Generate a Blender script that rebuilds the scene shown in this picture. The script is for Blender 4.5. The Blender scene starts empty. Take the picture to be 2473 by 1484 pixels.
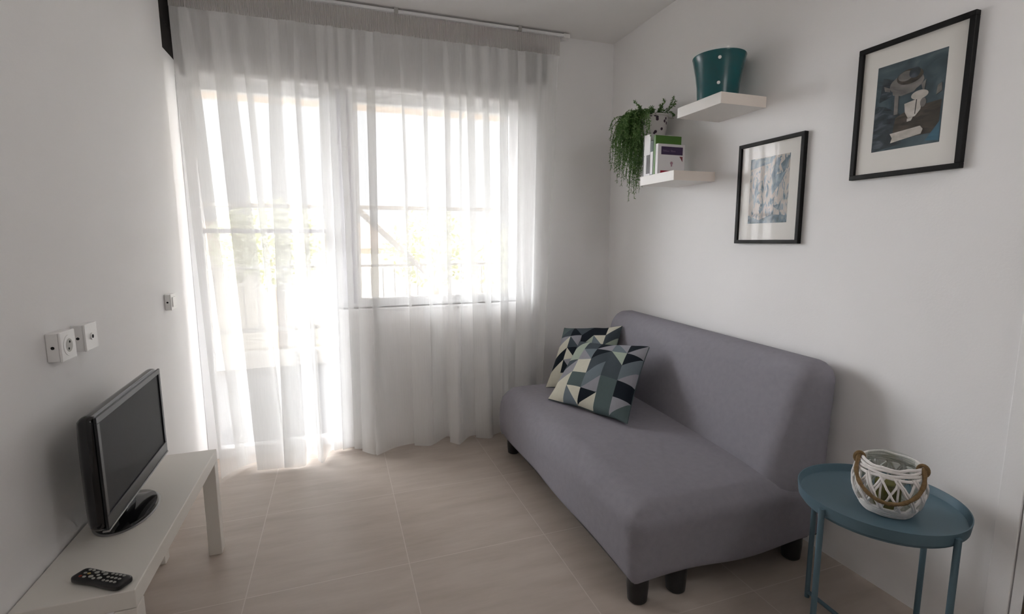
import bpy, bmesh, math, random
from mathutils import Vector, Matrix, noise
random.seed(7)
scene = bpy.context.scene
COL = scene.collection
PI = math.pi
# ------------------------------------------------------------------ camera
F_PX = 1197.4
yaw, pitch, roll = .3376, -.1334, -.0039
CAM = Vector((-1.8956, -3.2332, 1.3231))
fw = Vector((math.sin(yaw)*math.cos(pitch), math.cos(yaw)*math.cos(pitch), math.sin(pitch)))
rt = Vector((math.cos(yaw), -math.sin(yaw), 0)); up = rt.cross(fw)
R_ = rt*math.cos(roll)+up*math.sin(roll); U_ = -rt*math.sin(roll)+up*math.cos(roll)
cd = bpy.data.cameras.new('camera'); cam = bpy.data.objects.new('camera', cd); COL.objects.link(cam)
cd.sensor_fit = 'HORIZONTAL'; cd.sensor_width = 36; cd.lens = 36*F_PX/2473
cd.clip_start = .05; cd.clip_end = 200
M = Matrix((R_, U_, -fw)).transposed().to_4x4(); M.translation = CAM
cam.matrix_world = M
scene.camera = cam
# ------------------------------------------------------------------ world, light, exposure
scene.view_settings.view_transform = 'Standard'
scene.view_settings.look = 'None'
scene.view_settings.exposure = 1.5
scene.view_settings.gamma = 1.0
scene.view_settings.use_curve_mapping = False
scene.cycles.transparent_max_bounces = 18
scene.cycles.max_bounces = 11
scene.cycles.diffuse_bounces = 7
scene.cycles.caustics_reflective = False
scene.cycles.caustics_refractive = False
scene.cycles.sample_clamp_indirect = 6
W = bpy.data.worlds.new('sky'); scene.world = W; W.use_nodes = True
nt = W.node_tree; bg = nt.nodes['Background']
SKY_BASE, SKY_GLOW, SKY_DIR, SKY_W = .68, 18, Vector((-.66, .72, .27)).normalized(), .89
# overcast sky with an added bright lobe left of the balcony, lighting the room
tcw = nt.nodes.new('ShaderNodeTexCoord'); dt = nt.nodes.new('ShaderNodeVectorMath'); dt.operation = 'DOT_PRODUCT'; dt.inputs[1].default_value = SKY_DIR
mr = nt.nodes.new('ShaderNodeMapRange'); mr.interpolation_type = 'SMOOTHSTEP'
mr.inputs['From Min'].default_value = SKY_W; mr.inputs['From Max'].default_value = 1; mr.inputs['To Min'].default_value = SKY_BASE; mr.inputs['To Max'].default_value = SKY_GLOW
nt.links.new(tcw.outputs['Generated'], dt.inputs[0]); nt.links.new(dt.outputs['Value'], mr.inputs['Value']); nt.links.new(mr.outputs[0], bg.inputs[1])
bg.inputs[0].default_value = (.955, .975, 1.0, 1)
def area(name, loc, rot, sx, sy, power, color=(1, 1, 1)):
    l = bpy.data.lights.new(name, 'AREA'); l.shape = 'RECTANGLE'; l.size = sx; l.size_y = sy; l.energy = power; l.color = color
    o = bpy.data.objects.new(name, l); COL.objects.link(o); o.location = loc; o.rotation_euler = rot
    return o
sl = bpy.data.lights.new('sun', 'SUN'); sl.energy = 3.5; sl.angle = .02; sl.color = (1, .97, .92)
sun = bpy.data.objects.new('sun', sl); COL.objects.link(sun); sun.rotation_euler = Vector((-.15, -.84, .52)).to_track_quat('Z', 'Y').to_euler()
def portal(name, loc, rot, sx, sy):
    o = area(name, loc, rot, sx, sy, 1); o.data.cycles.is_portal = True
portal('portal_front', (-1.65, .26, 1.15), (-PI/2, 0, 0), 2.2, 2.4)
# ------------------------------------------------------------------ materials
def mat(name, col, rough=.6, metal=0, spec=.5, noise_amt=0, noise_scale=8, bump=0, bump_scale=200, stretch=(1, 1, 1)):
    m = bpy.data.materials.new(name); m.use_nodes = True
    nt = m.node_tree; b = nt.nodes['Principled BSDF']
    b.inputs['Base Color'].default_value = (*col, 1); b.inputs['Roughness'].default_value = rough
    b.inputs['Metallic'].default_value = metal; b.inputs['Specular IOR Level'].default_value = spec
    tc = nt.nodes.new('ShaderNodeTexCoord')
    if noise_amt:
        mp = nt.nodes.new('ShaderNodeMapping'); mp.inputs['Scale'].default_value = stretch
        n = nt.nodes.new('ShaderNodeTexNoise'); n.inputs['Scale'].default_value = noise_scale; n.inputs['Detail'].default_value = 5
        r = nt.nodes.new('ShaderNodeMapRange'); r.inputs['To Min'].default_value = 1-noise_amt; r.inputs['To Max'].default_value = 1+noise_amt
        mx = nt.nodes.new('ShaderNodeMix'); mx.data_type = 'RGBA'; mx.blend_type = 'MULTIPLY'; mx.inputs[0].default_value = 1
        mx.inputs[6].default_value = (*col, 1)
        nt.links.new(tc.outputs['Object'], mp.inputs[0]); nt.links.new(mp.outputs[0], n.inputs['Vector'])
        nt.links.new(n.outputs['Fac'], r.inputs['Value']); nt.links.new(r.outputs[0], mx.inputs[7]); nt.links.new(mx.outputs[2], b.inputs['Base Color'])
    if bump:
        n2 = nt.nodes.new('ShaderNodeTexNoise'); n2.inputs['Scale'].default_value = bump_scale
        bp = nt.nodes.new('ShaderNodeBump'); bp.inputs['Strength'].default_value = bump; bp.inputs['Distance'].default_value = .002
        nt.links.new(tc.outputs['Object'], n2.inputs['Vector']); nt.links.new(n2.outputs['Fac'], bp.inputs['Height']); nt.links.new(bp.outputs[0], b.inputs['Normal'])
    return m
def sheer(name, col, transp, transl):
    m = bpy.data.materials.new(name); m.use_nodes = True; nt = m.node_tree
    for n in list(nt.nodes): nt.nodes.remove(n)
    o = nt.nodes.new('ShaderNodeOutputMaterial'); t = nt.nodes.new('ShaderNodeBsdfTransparent')
    tl = nt.nodes.new('ShaderNodeBsdfTranslucent'); d = nt.nodes.new('ShaderNodeBsdfDiffuse')
    tl.inputs[0].default_value = (*col, 1); d.inputs[0].default_value = (*col, 1)
    a = nt.nodes.new('ShaderNodeMixShader'); b = nt.nodes.new('ShaderNodeMixShader')
    a.inputs[0].default_value = transl; b.inputs[0].default_value = 1-transp
    # fine woven thread variation
    tc = nt.nodes.new('ShaderNodeTexCoord'); mp = nt.nodes.new('ShaderNodeMapping'); mp.inputs['Scale'].default_value = (60, 60, 2)
    n = nt.nodes.new('ShaderNodeTexNoise'); n.inputs['Scale'].default_value = 3
    r = nt.nodes.new('ShaderNodeMapRange'); r.inputs['To Min'].default_value = 1-transp-.035; r.inputs['To Max'].default_value = 1-transp+.035
    L = nt.links.new
    L(tc.outputs['Object'], mp.inputs[0]); L(mp.outputs[0], n.inputs['Vector']); L(n.outputs['Fac'], r.inputs['Value']); L(r.outputs[0], b.inputs[0])
    L(d.outputs[0], a.inputs[1]); L(tl.outputs[0], a.inputs[2]); L(t.outputs[0], b.inputs[1]); L(a.outputs[0], b.inputs[2]); L(b.outputs[0], o.inputs[0])
    return m
def clear_glass(name, tint=(1, 1, 1), refl=.06):
    m = bpy.data.materials.new(name); m.use_nodes = True; nt = m.node_tree
    for n in list(nt.nodes): nt.nodes.remove(n)
    o = nt.nodes.new('ShaderNodeOutputMaterial'); t = nt.nodes.new('ShaderNodeBsdfTransparent'); g = nt.nodes.new('ShaderNodeBsdfGlossy')
    t.inputs[0].default_value = (*tint, 1); g.inputs['Roughness'].default_value = .03
    x = nt.nodes.new('ShaderNodeMixShader'); x.inputs[0].default_value = refl
    nt.links.new(t.outputs[0], x.inputs[1]); nt.links.new(g.outputs[0], x.inputs[2]); nt.links.new(x.outputs[0], o.inputs[0])
    return m
M_WALL = mat('wall_paint', (.88, .865, .86), .85, noise_amt=.02, noise_scale=3, bump=.15, bump_scale=120)
M_CEIL = mat('ceiling_paint', (.84, .82, .805), .9, bump=.1, bump_scale=90)
M_SOFA = mat('sofa_fabric', (.262, .250, .285), .95, spec=.2, noise_amt=.10, noise_scale=40, bump=.5, bump_scale=500)
M_BLACKP = mat('black_plastic', (.012, .012, .013), .35)
M_BLACKG = mat('black_gloss', (.008, .008, .009), .08)
M_SCREEN = mat('screen', (.022, .022, .025), .55, spec=.2)
M_BEZEL = mat('bezel', (.014, .015, .016), .35, spec=.35)
M_SILVER = mat('silver_edge', (.32, .32, .32), .4, metal=.6)
M_LACQ = mat('white_lacquer', (.74, .71, .66), .38, noise_amt=.015, noise_scale=5)
M_SHELF = mat('shelf_foil', (.80, .77, .735), .45, noise_amt=.015, noise_scale=5)
M_SHELFE = mat('shelf_end_foil', (.80, .72, .65), .45, noise_amt=.02, noise_scale=6)
M_TEAL = mat('teal_enamel', (.004, .085, .095), .16, spec=.5)
M_BLUE = mat('blue_powder_coat', (.088, .150, .190), .5, noise_amt=.03, noise_scale=6)
M_FRAME = mat('black_wood', (.006, .0055, .0055), .55, spec=.2)
M_MAT = mat('mount_card', (.78, .755, .715), .9)
M_WICK = mat('white_wicker', (.80, .77, .75), .75, noise_amt=.18, noise_scale=60)
M_ROPE = mat('jute_rope', (.20, .125, .055), .95, noise_amt=.45, noise_scale=120, bump=.8, bump_scale=400)
M_PLASTIC = mat('white_plastic', (.86, .85, .84), .35)
M_PLASTICS = mat('grey_plastic', (.45, .44, .42), .5)
M_HOLE = mat('dark_hole', (.01, .01, .01), .9)
M_ALU = mat('white_aluminium', (.80, .80, .81), .4)
M_ALUG = mat('grey_aluminium', (.42, .41, .45), .45)
M_GLASS = clear_glass('window_glass', (1, 1, 1), .04)
M_PGLASS = clear_glass('picture_glass', (1, 1, 1), .008)
M_JAR = clear_glass('jar_glass', (.85, .88, .86), .10)
M_SHEER = sheer('sheer_voile', (.95, .95, .945), .43, .12)
M_HEAD = sheer('heading_tape', (.86, .84, .82), .24, .30)
M_HEM = sheer('hem_voile', (.93, .93, .92), .25, .55)
M_BOX = mat('shutter_box_grey', (.42, .405, .40), .7)
M_DARK = mat('shutter_box_dark', (.034, .029, .025), .8, noise_amt=.3, noise_scale=20)
M_WOOD = mat('door_wood', (.10, .066, .042), .5, noise_amt=.25, noise_scale=6, stretch=(8, 8, 1))
M_BALC = mat('balcony_tile', (.24, .24, .245), .6, noise_amt=.04, noise_scale=4)
M_SOFF = mat('cream_soffit', (.85, .72, .62), .8)
M_RAIL = mat('rail_metal', (.62, .60, .57), .5)
M_LEAFO = mat('outdoor_leaf', (.74, .76, .56), .8, noise_amt=.3, noise_scale=3)
M_TRUNK = mat('bark', (.30, .22, .15), .9, noise_amt=.3, noise_scale=10)
M_GROUND = mat('pale_ground', (.70, .66, .58), .9, noise_amt=.1, noise_scale=.6)
M_HOUSE = mat('pale_render', (.85, .82, .76), .9)
M_FERN = [mat('fern_dark', (.045, .115, .03), .6), mat('fern_mid', (.09, .20, .045), .6), mat('fern_light', (.20, .31, .11), .6)]
M_SOIL = mat('soil', (.04, .03, .02), 1)
# floor: 60 cm porcelain tiles
def floor_mat():
    m = bpy.data.materials.new('floor_tile'); m.use_nodes = True; nt = m.node_tree; b = nt.nodes['Principled BSDF']; L = nt.links.new
    tc = nt.nodes.new('ShaderNodeTexCoord'); sp = nt.nodes.new('ShaderNodeSeparateXYZ'); L(tc.outputs['Object'], sp.inputs[0])
    def mth(op, a, bb=None, c=None):
        n = nt.nodes.new('ShaderNodeMath'); n.operation = op
        for i, v in enumerate((a, bb, c)):
            if v is None: continue
            if isinstance(v, (int, float)): n.inputs[i].default_value = v
            else: L(v, n.inputs[i])
        return n.outputs[0]
    def line(s, off):
        t = mth('FRACT', mth('DIVIDE', mth('ADD', s, off), .6055)); d = mth('MINIMUM', t, mth('SUBTRACT', 1, t))
        return mth('LESS_THAN', d, .0031), mth('FLOOR', mth('DIVIDE', mth('ADD', s, off), .6055))
    lx, ix = line(sp.outputs[0], 1.068+6.055); ly, iy = line(sp.outputs[1], .70+6.055)
    g = mth('MAXIMUM', lx, ly)
    wn = nt.nodes.new('ShaderNodeTexWhiteNoise'); wn.noise_dimensions = '2D'; cb = nt.nodes.new('ShaderNodeCombineXYZ'); L(ix, cb.inputs[0]); L(iy, cb.inputs[1]); L(cb.outputs[0], wn.inputs['Vector'])
    ad = nt.nodes.new('ShaderNodeVectorMath'); ad.operation = 'MULTIPLY_ADD'; L(wn.outputs['Color'], ad.inputs[0]); ad.inputs[1].default_value = (7, 7, 7); L(tc.outputs['Object'], ad.inputs[2])
    mp = nt.nodes.new('ShaderNodeMapping'); mp.inputs['Scale'].default_value = (1.2, 6, 1); L(ad.outputs[0], mp.inputs[0])
    n = nt.nodes.new('ShaderNodeTexNoise'); n.inputs['Scale'].default_value = 2.2; n.inputs['Detail'].default_value = 7; n.inputs['Roughness'].default_value = .6; L(mp.outputs[0], n.inputs['Vector'])
    cr = nt.nodes.new('ShaderNodeValToRGB'); L(n.outputs['Fac'], cr.inputs[0])
    cr.color_ramp.elements[0].position = .3; cr.color_ramp.elements[0].color = (.405, .345, .295, 1)
    cr.color_ramp.elements[1].position = .7; cr.color_ramp.elements[1].color = (.50, .435, .385, 1)
    mx = nt.nodes.new('ShaderNodeMix'); mx.data_type = 'RGBA'; L(g, mx.inputs[0]); L(cr.outputs[0], mx.inputs[6]); mx.inputs[7].default_value = (.56, .50, .455, 1)
    L(mx.outputs[2], b.inputs['Base Color']); b.inputs['Roughness'].default_value = .42; b.inputs['Specular IOR Level'].default_value = .4
    return m
M_FLOOR = floor_mat()
# ------------------------------------------------------------------ mesh helpers
def obj(name, bm, m=None, parent=None, smooth=False, loc=None, rot=None):
    me = bpy.data.meshes.new(name); bm.to_mesh(me); bm.free()
    for x in (m if isinstance(m, (list, tuple)) else [m]):
        if x: me.materials.append(x)
    if smooth:
        for p in me.polygons: p.use_smooth = True
        try: me.set_sharp_from_angle(angle=math.radians(40))
        except Exception: pass
    o = bpy.data.objects.new(name, me); COL.objects.link(o)
    if parent: o.parent = parent
    if loc: o.location = loc
    if rot: o.rotation_euler = rot
    return o
def tag(o, label, cat, group=None):
    o['label'] = label; o['category'] = cat
    if group: o['group'] = group
    return o
def thing(name, label, cat, loc=(0, 0, 0), rz=0, group=None):
    o = bpy.data.objects.new(name, None); COL.objects.link(o); o.location = loc; o.rotation_euler = (0, 0, rz)
    o.empty_display_size = .05
    return tag(o, label, cat, group)
def struct(o): o['kind'] = 'structure'; return o
def NB(): return bmesh.new()
def bx(bm, lo, hi, bev=0, seg=2, mi=0):
    r = bmesh.ops.create_cube(bm, size=1); vs = r['verts']
    for v in vs:
        v.co = Vector((lo[i]+(hi[i]-lo[i])*(v.co[i]+.5) for i in range(3)))
    if bev:
        es = list({e for v in vs for e in v.link_edges})
        r = bmesh.ops.bevel(bm, geom=es, offset=bev, segments=seg, affect='EDGES', profile=.5)
        fs = r['faces']
    fs = {f for v in bm.verts if v.is_valid for f in v.link_faces} if mi else ()
    return bm
def box(lo, hi, bev=0, seg=2): return bx(NB(), lo, hi, bev, seg)
def tube(bm, pts, r, n=10, closed=False, caps=True):
    pts = [Vector(p) for p in pts]; N = len(pts); rings = []
    rr = r if isinstance(r, (list, tuple)) else [r]*N
    t0 = (pts[1]-pts[0]).normalized(); a = Vector((0, 0, 1)) if abs(t0.z) < .9 else Vector((1, 0, 0)); u = (a-t0*a.dot(t0)).normalized()
    for i, p in enumerate(pts):
        if closed: t = (pts[(i+1) % N]-pts[i-1]).normalized()
        else: t = (pts[min(i+1, N-1)]-pts[max(i-1, 0)]).normalized()
        u = (u-t*u.dot(t)).normalized(); w = t.cross(u)
        rings.append([bm.verts.new(p+(u*math.cos(2*PI*k/n)+w*math.sin(2*PI*k/n))*rr[i]) for k in range(n)])
    for i in range(N if closed else N-1):
        A, B = rings[i], rings[(i+1) % N]
        for k in range(n): bm.faces.new((A[k], A[(k+1) % n], B[(k+1) % n], B[k]))
    if caps and not closed:
        bm.faces.new(list(reversed(rings[0]))); bm.faces.new(rings[-1])
    return bm
def lathe(bm, prof, n=48, cx=0, cy=0, sx=1, sy=1, close=False):
    rings = []
    for (r, z) in prof:
        if r < 1e-6: rings.append([bm.verts.new((cx, cy, z))])
        else: rings.append([bm.verts.new((cx+r*sx*math.cos(2*PI*k/n), cy+r*sy*math.sin(2*PI*k/n), z)) for k in range(n)])
    for A, B in zip(rings, rings[1:]):
        for k in range(n):
            a = A if len(A) == 1 else (A[k], A[(k+1) % n]); b = B if len(B) == 1 else (B[(k+1) % n], B[k])
            f = list(a)+list(b)
            if len(f) >= 3: bm.faces.new(f)
    return bm
def cyl(bm, c, r, z0, z1, n=24, bev=.002): return lathe(bm, [(0, z0), (r-bev, z0), (r, z0+bev), (r, z1-bev), (r-bev, z1), (0, z1)], n, c[0], c[1])
def prism(bm, poly, x0, x1, mi=0):
    """polygon given in (y,z), between x0 and x1"""
    A = [bm.verts.new((x0, y, z)) for y, z in poly]; B = [bm.verts.new((x1, y, z)) for y, z in poly]
    fs = [bm.faces.new(A), bm.faces.new(list(reversed(B)))]
    n = len(poly)
    for k in range(n): fs.append(bm.faces.new((A[k], B[k], B[(k+1) % n], A[(k+1) % n])))
    for f in fs: f.material_index = mi
    return bm
def soft(nx, ny, nz, fn):
    """closed box surface with nx*ny*nz cells, every vertex mapped by fn(u,v,w) with u,v,w in -1..1"""
    bm = NB(); V = {}
    def vert(i, j, k):
        if (i, j, k) not in V: V[(i, j, k)] = bm.verts.new(fn(2*i/nx-1, 2*j/ny-1, 2*k/nz-1))
        return V[(i, j, k)]
    for i in range(nx):
        for j in range(ny):
            bm.faces.new([vert(*q) for q in ((i, j, 0), (i, j+1, 0), (i+1, j+1, 0), (i+1, j, 0))])
            bm.faces.new([vert(*q) for q in ((i, j, nz), (i+1, j, nz), (i+1, j+1, nz), (i, j+1, nz))])
    for i in range(nx):
        for k in range(nz):
            bm.faces.new([vert(*q) for q in ((i, 0, k), (i+1, 0, k), (i+1, 0, k+1), (i, 0, k+1))])
            bm.faces.new([vert(*q) for q in ((i, ny, k), (i, ny, k+1), (i+1, ny, k+1), (i+1, ny, k))])
    for j in range(ny):
        for k in range(nz):
            bm.faces.new([vert(*q) for q in ((0, j, k), (0, j, k+1), (0, j+1, k+1), (0, j+1, k))])
            bm.faces.new([vert(*q) for q in ((nx, j, k), (nx, j+1, k), (nx, j+1, k+1), (nx, j, k+1))])
    return bm
def rounded(p, half, r):
    """pull a point of a box of half sizes onto its rounded version"""
    q = Vector([max(-half[i]+r[i], min(half[i]-r[i], p[i])) for i in range(3)])
    d = Vector([(p[i]-q[i])/r[i] for i in range(3)])
    L = d.length
    if L > 1e-9:
        m = max(abs(c) for c in d)
        d = d*(m/L)
    return Vector([q[i]+d[i]*r[i] for i in range(3)])
# ------------------------------------------------------------------ room shell
XL, ZC, YR = -2.68, 2.68, -3.6
struct(obj('floor', box((XL-.3, YR-.1, -.12), (.1, .30, 0)), M_FLOOR))
struct(obj('ceiling', box((XL-.3, YR-.1, ZC), (.1, .30, ZC+.12)), M_CEIL))
struct(obj('wall_left', box((XL-.12, YR, 0), (XL, -.133, ZC)), M_WALL))
struct(obj('wall_right', box((0, YR, 0), (.1, .30, ZC)), M_WALL))
struct(obj('wall_rear', box((XL-.12, YR-.1, 0), (.1, YR, ZC)), M_WALL))
XJ = -2.69            # face of the recessed jamb beside the balcony door
struct(obj('wall_jamb', box((XJ-.10, -.133, 0), (XJ, .24, 2.3145)), M_WALL))
WX0, WX1 = -1.90, -.68   # window opening
b = NB()
bx(b, (WX1, 0, 0), (0, .24, ZC)); bx(b, (-1.90, 0, 0), (WX1, .24, .90)); bx(b, (-2.60, 0.05, 2.24), (WX1, .24, ZC))
struct(obj('wall_back', b, M_WALL))
# roller shutter box over the opening: grey front, dark ends
t = thing('roller_shutter_box', 'grey roller shutter box with dark end plates above the balcony door and window', 'shutter box', (-1.6, 0, 2.26))
def loc(bm, t): bmesh.ops.translate(bm, verts=bm.verts, vec=-t.location); return bm
obj('front_panel', loc(box((-2.60, .0, 2.245), (-.72, .049, 2.62), .004), t), M_BOX, t)
e = obj('end_plate', loc(box((-.72, -.004, 2.36), (-.505, -.0005, 2.60), .001), t), M_DARK, t); e['label'] = 'dark end plate on the right'
b = box((XJ-.10, -.131, 2.315), (XJ, .238, 2.677)); bx(b, (XJ, -.128, 2.463), (XJ+.003, .19, 2.475)); bx(b, (XJ, .20, 2.245), (-2.602, .238, 2.677))
e = obj('end_plate', loc(b, t), M_DARK, t); e['label'] = 'dark end plate beside the curtain edge on the left'
# balcony door
d1 = struct(thing('door_1', 'white framed glazed balcony door behind the sheer curtain', 'door', (-2.3, .12, 0)))
def L1(bm): return loc(bm, d1)
b = NB(); bx(b, (XJ, .09, 0), (-2.62, .15, 2.24), .004); bx(b, (-1.95, .09, 0), (-1.90, .15, 2.24), .004); bx(b, (-2.62, .09, 2.17), (-1.95, .15, 2.24), .004); bx(b, (-2.62, .09, 0), (-1.95, .15, .06), .004)
obj('frame', L1(b), M_ALU, d1)
b = NB(); bx(b, (-2.62, .095, 1.372), (-1.95, .14, 1.398), .003)
obj('glazing_bar', L1(b), M_ALUG, d1)
obj('pane', L1(box((-2.62, .117, .06), (-1.95, .123, 2.17))), M_GLASS, d1)
w1 = struct(thing('window_1', 'white framed window beside the balcony door behind the curtain', 'window', (-1.3, .12, .9)))
def L2(bm): return loc(bm, w1)
b = NB(); bx(b, (-1.90, .085, .90), (-1.76, .155, 2.24), .004); bx(b, (-.745, .09, .90), (WX1, .15, 2.24), .004); bx(b, (-1.76, .09, 2.17), (-.745, .15, 2.24), .004); bx(b, (-1.76, .09, .90), (-.745, .15, .955), .004)
obj('frame', L2(b), M_ALU, w1)
obj('post', L2(box((-1.855, .06, .93), (-1.79, .085, 2.22), .004)), M_ALUG, w1)
obj('sill', L2(box((-1.90, -.012, .885), (WX1+.02, .09, .90), .003)), M_ALU, w1)
obj('pane', L2(box((-1.76, .117, .955), (-.745, .123, 2.17))), M_GLASS, w1)
# casing and wooden door leaf at the right edge of the frame
d2 = struct(thing('door_2', 'white door casing with brown wooden leaf at the near end of the right wall', 'door', (0, -2.6, 0)))
b = NB(); bx(b, (-.012, -2.432, 0), (-.0005, -2.376, 2.12), .002)
obj('casing', loc(b, d2), M_WALL, d2)
obj('stop', loc(box((-.010, -2.462, .0), (-.0005, -2.4365, 2.11), .001), d2), M_WALL, d2)
obj('leaf', loc(box((-.008, -3.25, .005), (-.0005, -2.4635, 2.10), .001), d2), M_WOOD, d2)
# ------------------------------------------------------------------ outside
struct(obj('balcony_slab', box((-5, .24, -.20), (2.2, 2.75, -.02)), M_BALC))
struct(obj('balcony_soffit', box((-5, .24, 2.52), (2.2, 1.75, 2.70)), M_SOFF))
struct(obj('ground', box((-30, 2.8, -3.4), (30, 45, -3.2)), M_GROUND))
r = thing('balcony_railing', 'metal balcony railing with upright bars outside the glazed door', 'railing', (-1.5, 2.6, -.02))
def L3(bm): return loc(bm, r)
obj('kerb', L3(box((-4.5, 2.53, -.02), (1.8, 2.68, .14), .01)), M_HOUSE, r)
obj('bottom_rail', L3(box((-4.5, 2.58, .36), (1.8, 2.62, .41), .004)), M_RAIL, r)
obj('top_rail', L3(box((-4.5, 2.585, 1.035), (1.8, 2.615, 1.06), .006)), M_RAIL, r)
bal = None
for i in range(48):
    x = -4.4+i*.13
    if bal is None:
        bal = obj('baluster', tube(NB(), [(0, 0, .43), (0, 0, 1.04)], .007, 8), M_RAIL, r); o = bal
    else:
        o = bal.copy(); COL.objects.link(o); o.parent = r
    o.location = (x+1.5, 0, 0)
t = thing('folding_awning_frame', 'metal awning frame with a slanting arm outside the window', 'awning', (-1.5, 1.45, 0))
obj('crossbar', loc(tube(NB(), [(-4.4, 1.5, 1.623), (1.6, 1.5, 1.623)], .018, 10), t), M_RAIL, t)
obj('slanting_arm', loc(tube(NB(), [(-1.70, 1.45, 1.60), (-.82, 1.45, .745)], .026, 12), t), M_RAIL, t)
for x in (-4.4, 1.6):
    obj('post', loc(tube(NB(), [(x, 1.5, -.02), (x, 1.5, 2.52)], .025, 10), t), M_RAIL, t)
def tree(x, y, h, R, seed, label):
    rnd = random.Random(seed)
    t = thing('garden_tree', label, 'tree', (x, y, -3.2), 0, 'trees beyond the balcony')
    obj('trunk', tube(NB(), [(0, 0, 0), (.1, .05, h*.4), (.05, .1, h*.75)], [.18, .14, .06], 10), M_TRUNK, t)
    b = NB()
    for i in range(1100):
        v = Vector((rnd.gauss(0, 1), rnd.gauss(0, 1), rnd.gauss(0, 1))).normalized()*(rnd.random()**.4)
        c = Vector((v.x*R, v.y*R, h*.72+v.z*R*.8))
        a = Vector((rnd.gauss(0, 1), rnd.gauss(0, 1), rnd.gauss(0, 1))).normalized(); u = a.orthogonal().normalized(); s = rnd.uniform(.10, .2)
        b.faces.new([b.verts.new(c+a*s), b.verts.new(c+u*s*.5), b.verts.new(c-a*s), b.verts.new(c-u*s*.5)])
    obj('foliage', b, M_LEAFO, t)
tree(-3.6, 12.5, 6.2, 1.6, 1, 'leafy tree seen through the glazed balcony door')
tree(1.2, 13.5, 6.0, 1.7, 2, 'leafy tree seen through the window')
tree(4.6, 15, 5.2, 1.8, 3, 'leafy tree at the right side of the window view')
h = thing('garden_house', 'pale rendered house across the garden beyond the balcony', 'house', (-3, 22, -3.2))
obj('wall', box((-9, -2, 0), (8, 2, 4.2)), M_HOUSE, h)
b = NB(); prism(b, [(-2.4, 4.2), (2.4, 4.2), (0, 5.4)], -9.4, 8.4); obj('roof', b, mat('roof_tile', (.72, .58, .48), .9), h)
# ------------------------------------------------------------------ curtain
PTS = []
def P(xt, xb, yb): PTS.append((xt, xb, yb))
def Z(xt, wt, xb, wb, yb):
    P(xt+wt/2, xb+wb/2, yb+.030); P(xt-wt/2, xb-wb/2, yb+.008); P(xt-wt/2+.004, xb-wb/2+.004, yb-.004)
P(-2.652, -2.560, -.235); P(-2.60, -2.515, -.150); Z(-2.585, .05, -2.47, .05, -.10); P(-2.54, -2.39, -.055)
P(-2.50, -2.34, -.075)
Z(-2.430, .075, -2.305, .135, -.185)
P(-2.39, -2.24, -.200); Z(-2.31, .022, -2.225, .018, -.19); Z(-2.175, .048, -2.180, .105, -.205)
P(-2.145, -2.130, -.215); P(-2.12, -2.118, -.10); P(-2.09, -2.10, -.05)
Z(-2.06, .024, -2.045, .028, -.17); P(-2.035, -2.028, -.205); P(-2.00, -1.99, -.05)
Z(-1.925, .035, -1.95, .035, -.045); Z(-1.87, .035, -1.90, .03, -.05); P(-1.83, -1.862, -.03); Z(-1.815, .03, -1.83, .03, -.06)
Z(-1.745, .018, -1.79, .02, -.12); P(-1.70, -1.735, -.195); Z(-1.655, .045, -1.70, .035, -.205); P(-1.62, -1.60, -.13); P(-1.58, -1.519, -.11)
Z(-1.48, .014, -1.47, .012, -.14); P(-1.42, -1.384, -.178); Z(-1.345, .020, -1.34, .022, -.15); P(-1.29, -1.25, -.065); Z(-1.205, .032, -1.235, .03, -.17); P(-1.16, -1.203, -.224)
Z(-1.12, .016, -1.17, .016, -.19); P(-1.08, -1.105, -.113); Z(-1.055, .05, -1.05, .035, -.15); P(-1.01, -.984, -.195); Z(-.955, .040, -.975, .05, -.17); P(-.89, -.90, -.12)
Z(-.83, .055, -.86, .06, -.15); P(-.76, -.80, -.06); Z(-.70, .045, -.75, .05, -.10); P(-.63, -.69, -.13); Z(-.58, .03, -.66, .03, -.10); P(-.52, -.62, -.07); P(-.45, -.585, -.10)
ZT = 2.535
def catmull(ps, per):
    out = []; n = len(ps)
    for i in range(n-1):
        p0, p1, p2, p3 = ps[max(i-1, 0)], ps[i], ps[i+1], ps[min(i+2, n-1)]
        for k in range(per):
            t = k/per
            out.append(tuple(.5*((2*b)+(c-a)*t+(2*a-5*b+4*c-d)*t*t+(3*b-a-3*c+d)*t**3) for a, b, c, d in zip(p0, p1, p2, p3)))
    out.append(ps[-1]); return out
def curtain_cols():
    return catmull(PTS, 8)
COLS = curtain_cols()
def cpos(i, z):
    xt, xb, yb = COLS[i]; t = max(0, (ZT-z)/ZT)
    # gathers just under the heading and creases that lean across the cloth, dying out below
    g = max(0, 1-t/.28)
    x = xt+(xb-xt)*t
    x += .010*g*noise.noise(Vector((xt*38, z*2.2, 1)))+.004*math.sin(xt*160)*max(0, 1-t/.10)
    x += .006*noise.noise(Vector((i*.05, z*1.3, 5)))*min(1, t*4)*(1-t)
    y = -.062+(yb+.062)*t**.75
    y += .012*g*noise.noise(Vector((xt*30, z*1.5, 7)))
    return Vector((x, y, z))
cur = thing('sheer_curtain', 'white sheer floor length curtain gathered on a ceiling rail over door and window', 'curtain', (-1.55, -.06, 0))
ROWS = 44
b = NB(); grid = []
for j in range(ROWS+1):
    z = ZT+(.012-ZT)*(j/ROWS)
    grid.append([b.verts.new(cpos(i, z+ (.006*math.sin(i*.13) if j == ROWS else 0)*0)-cur.location) for i in range(len(COLS))])
for j in range(ROWS):
    for i in range(len(COLS)-1): b.faces.new((grid[j][i], grid[j+1][i], grid[j+1][i+1], grid[j][i+1]))
obj('voile', b, M_SHEER, cur, True)
b = NB(); N = 1500; rows = [2.650, 2.62, 2.59, 2.56, ZT-.004]; g = []
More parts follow.
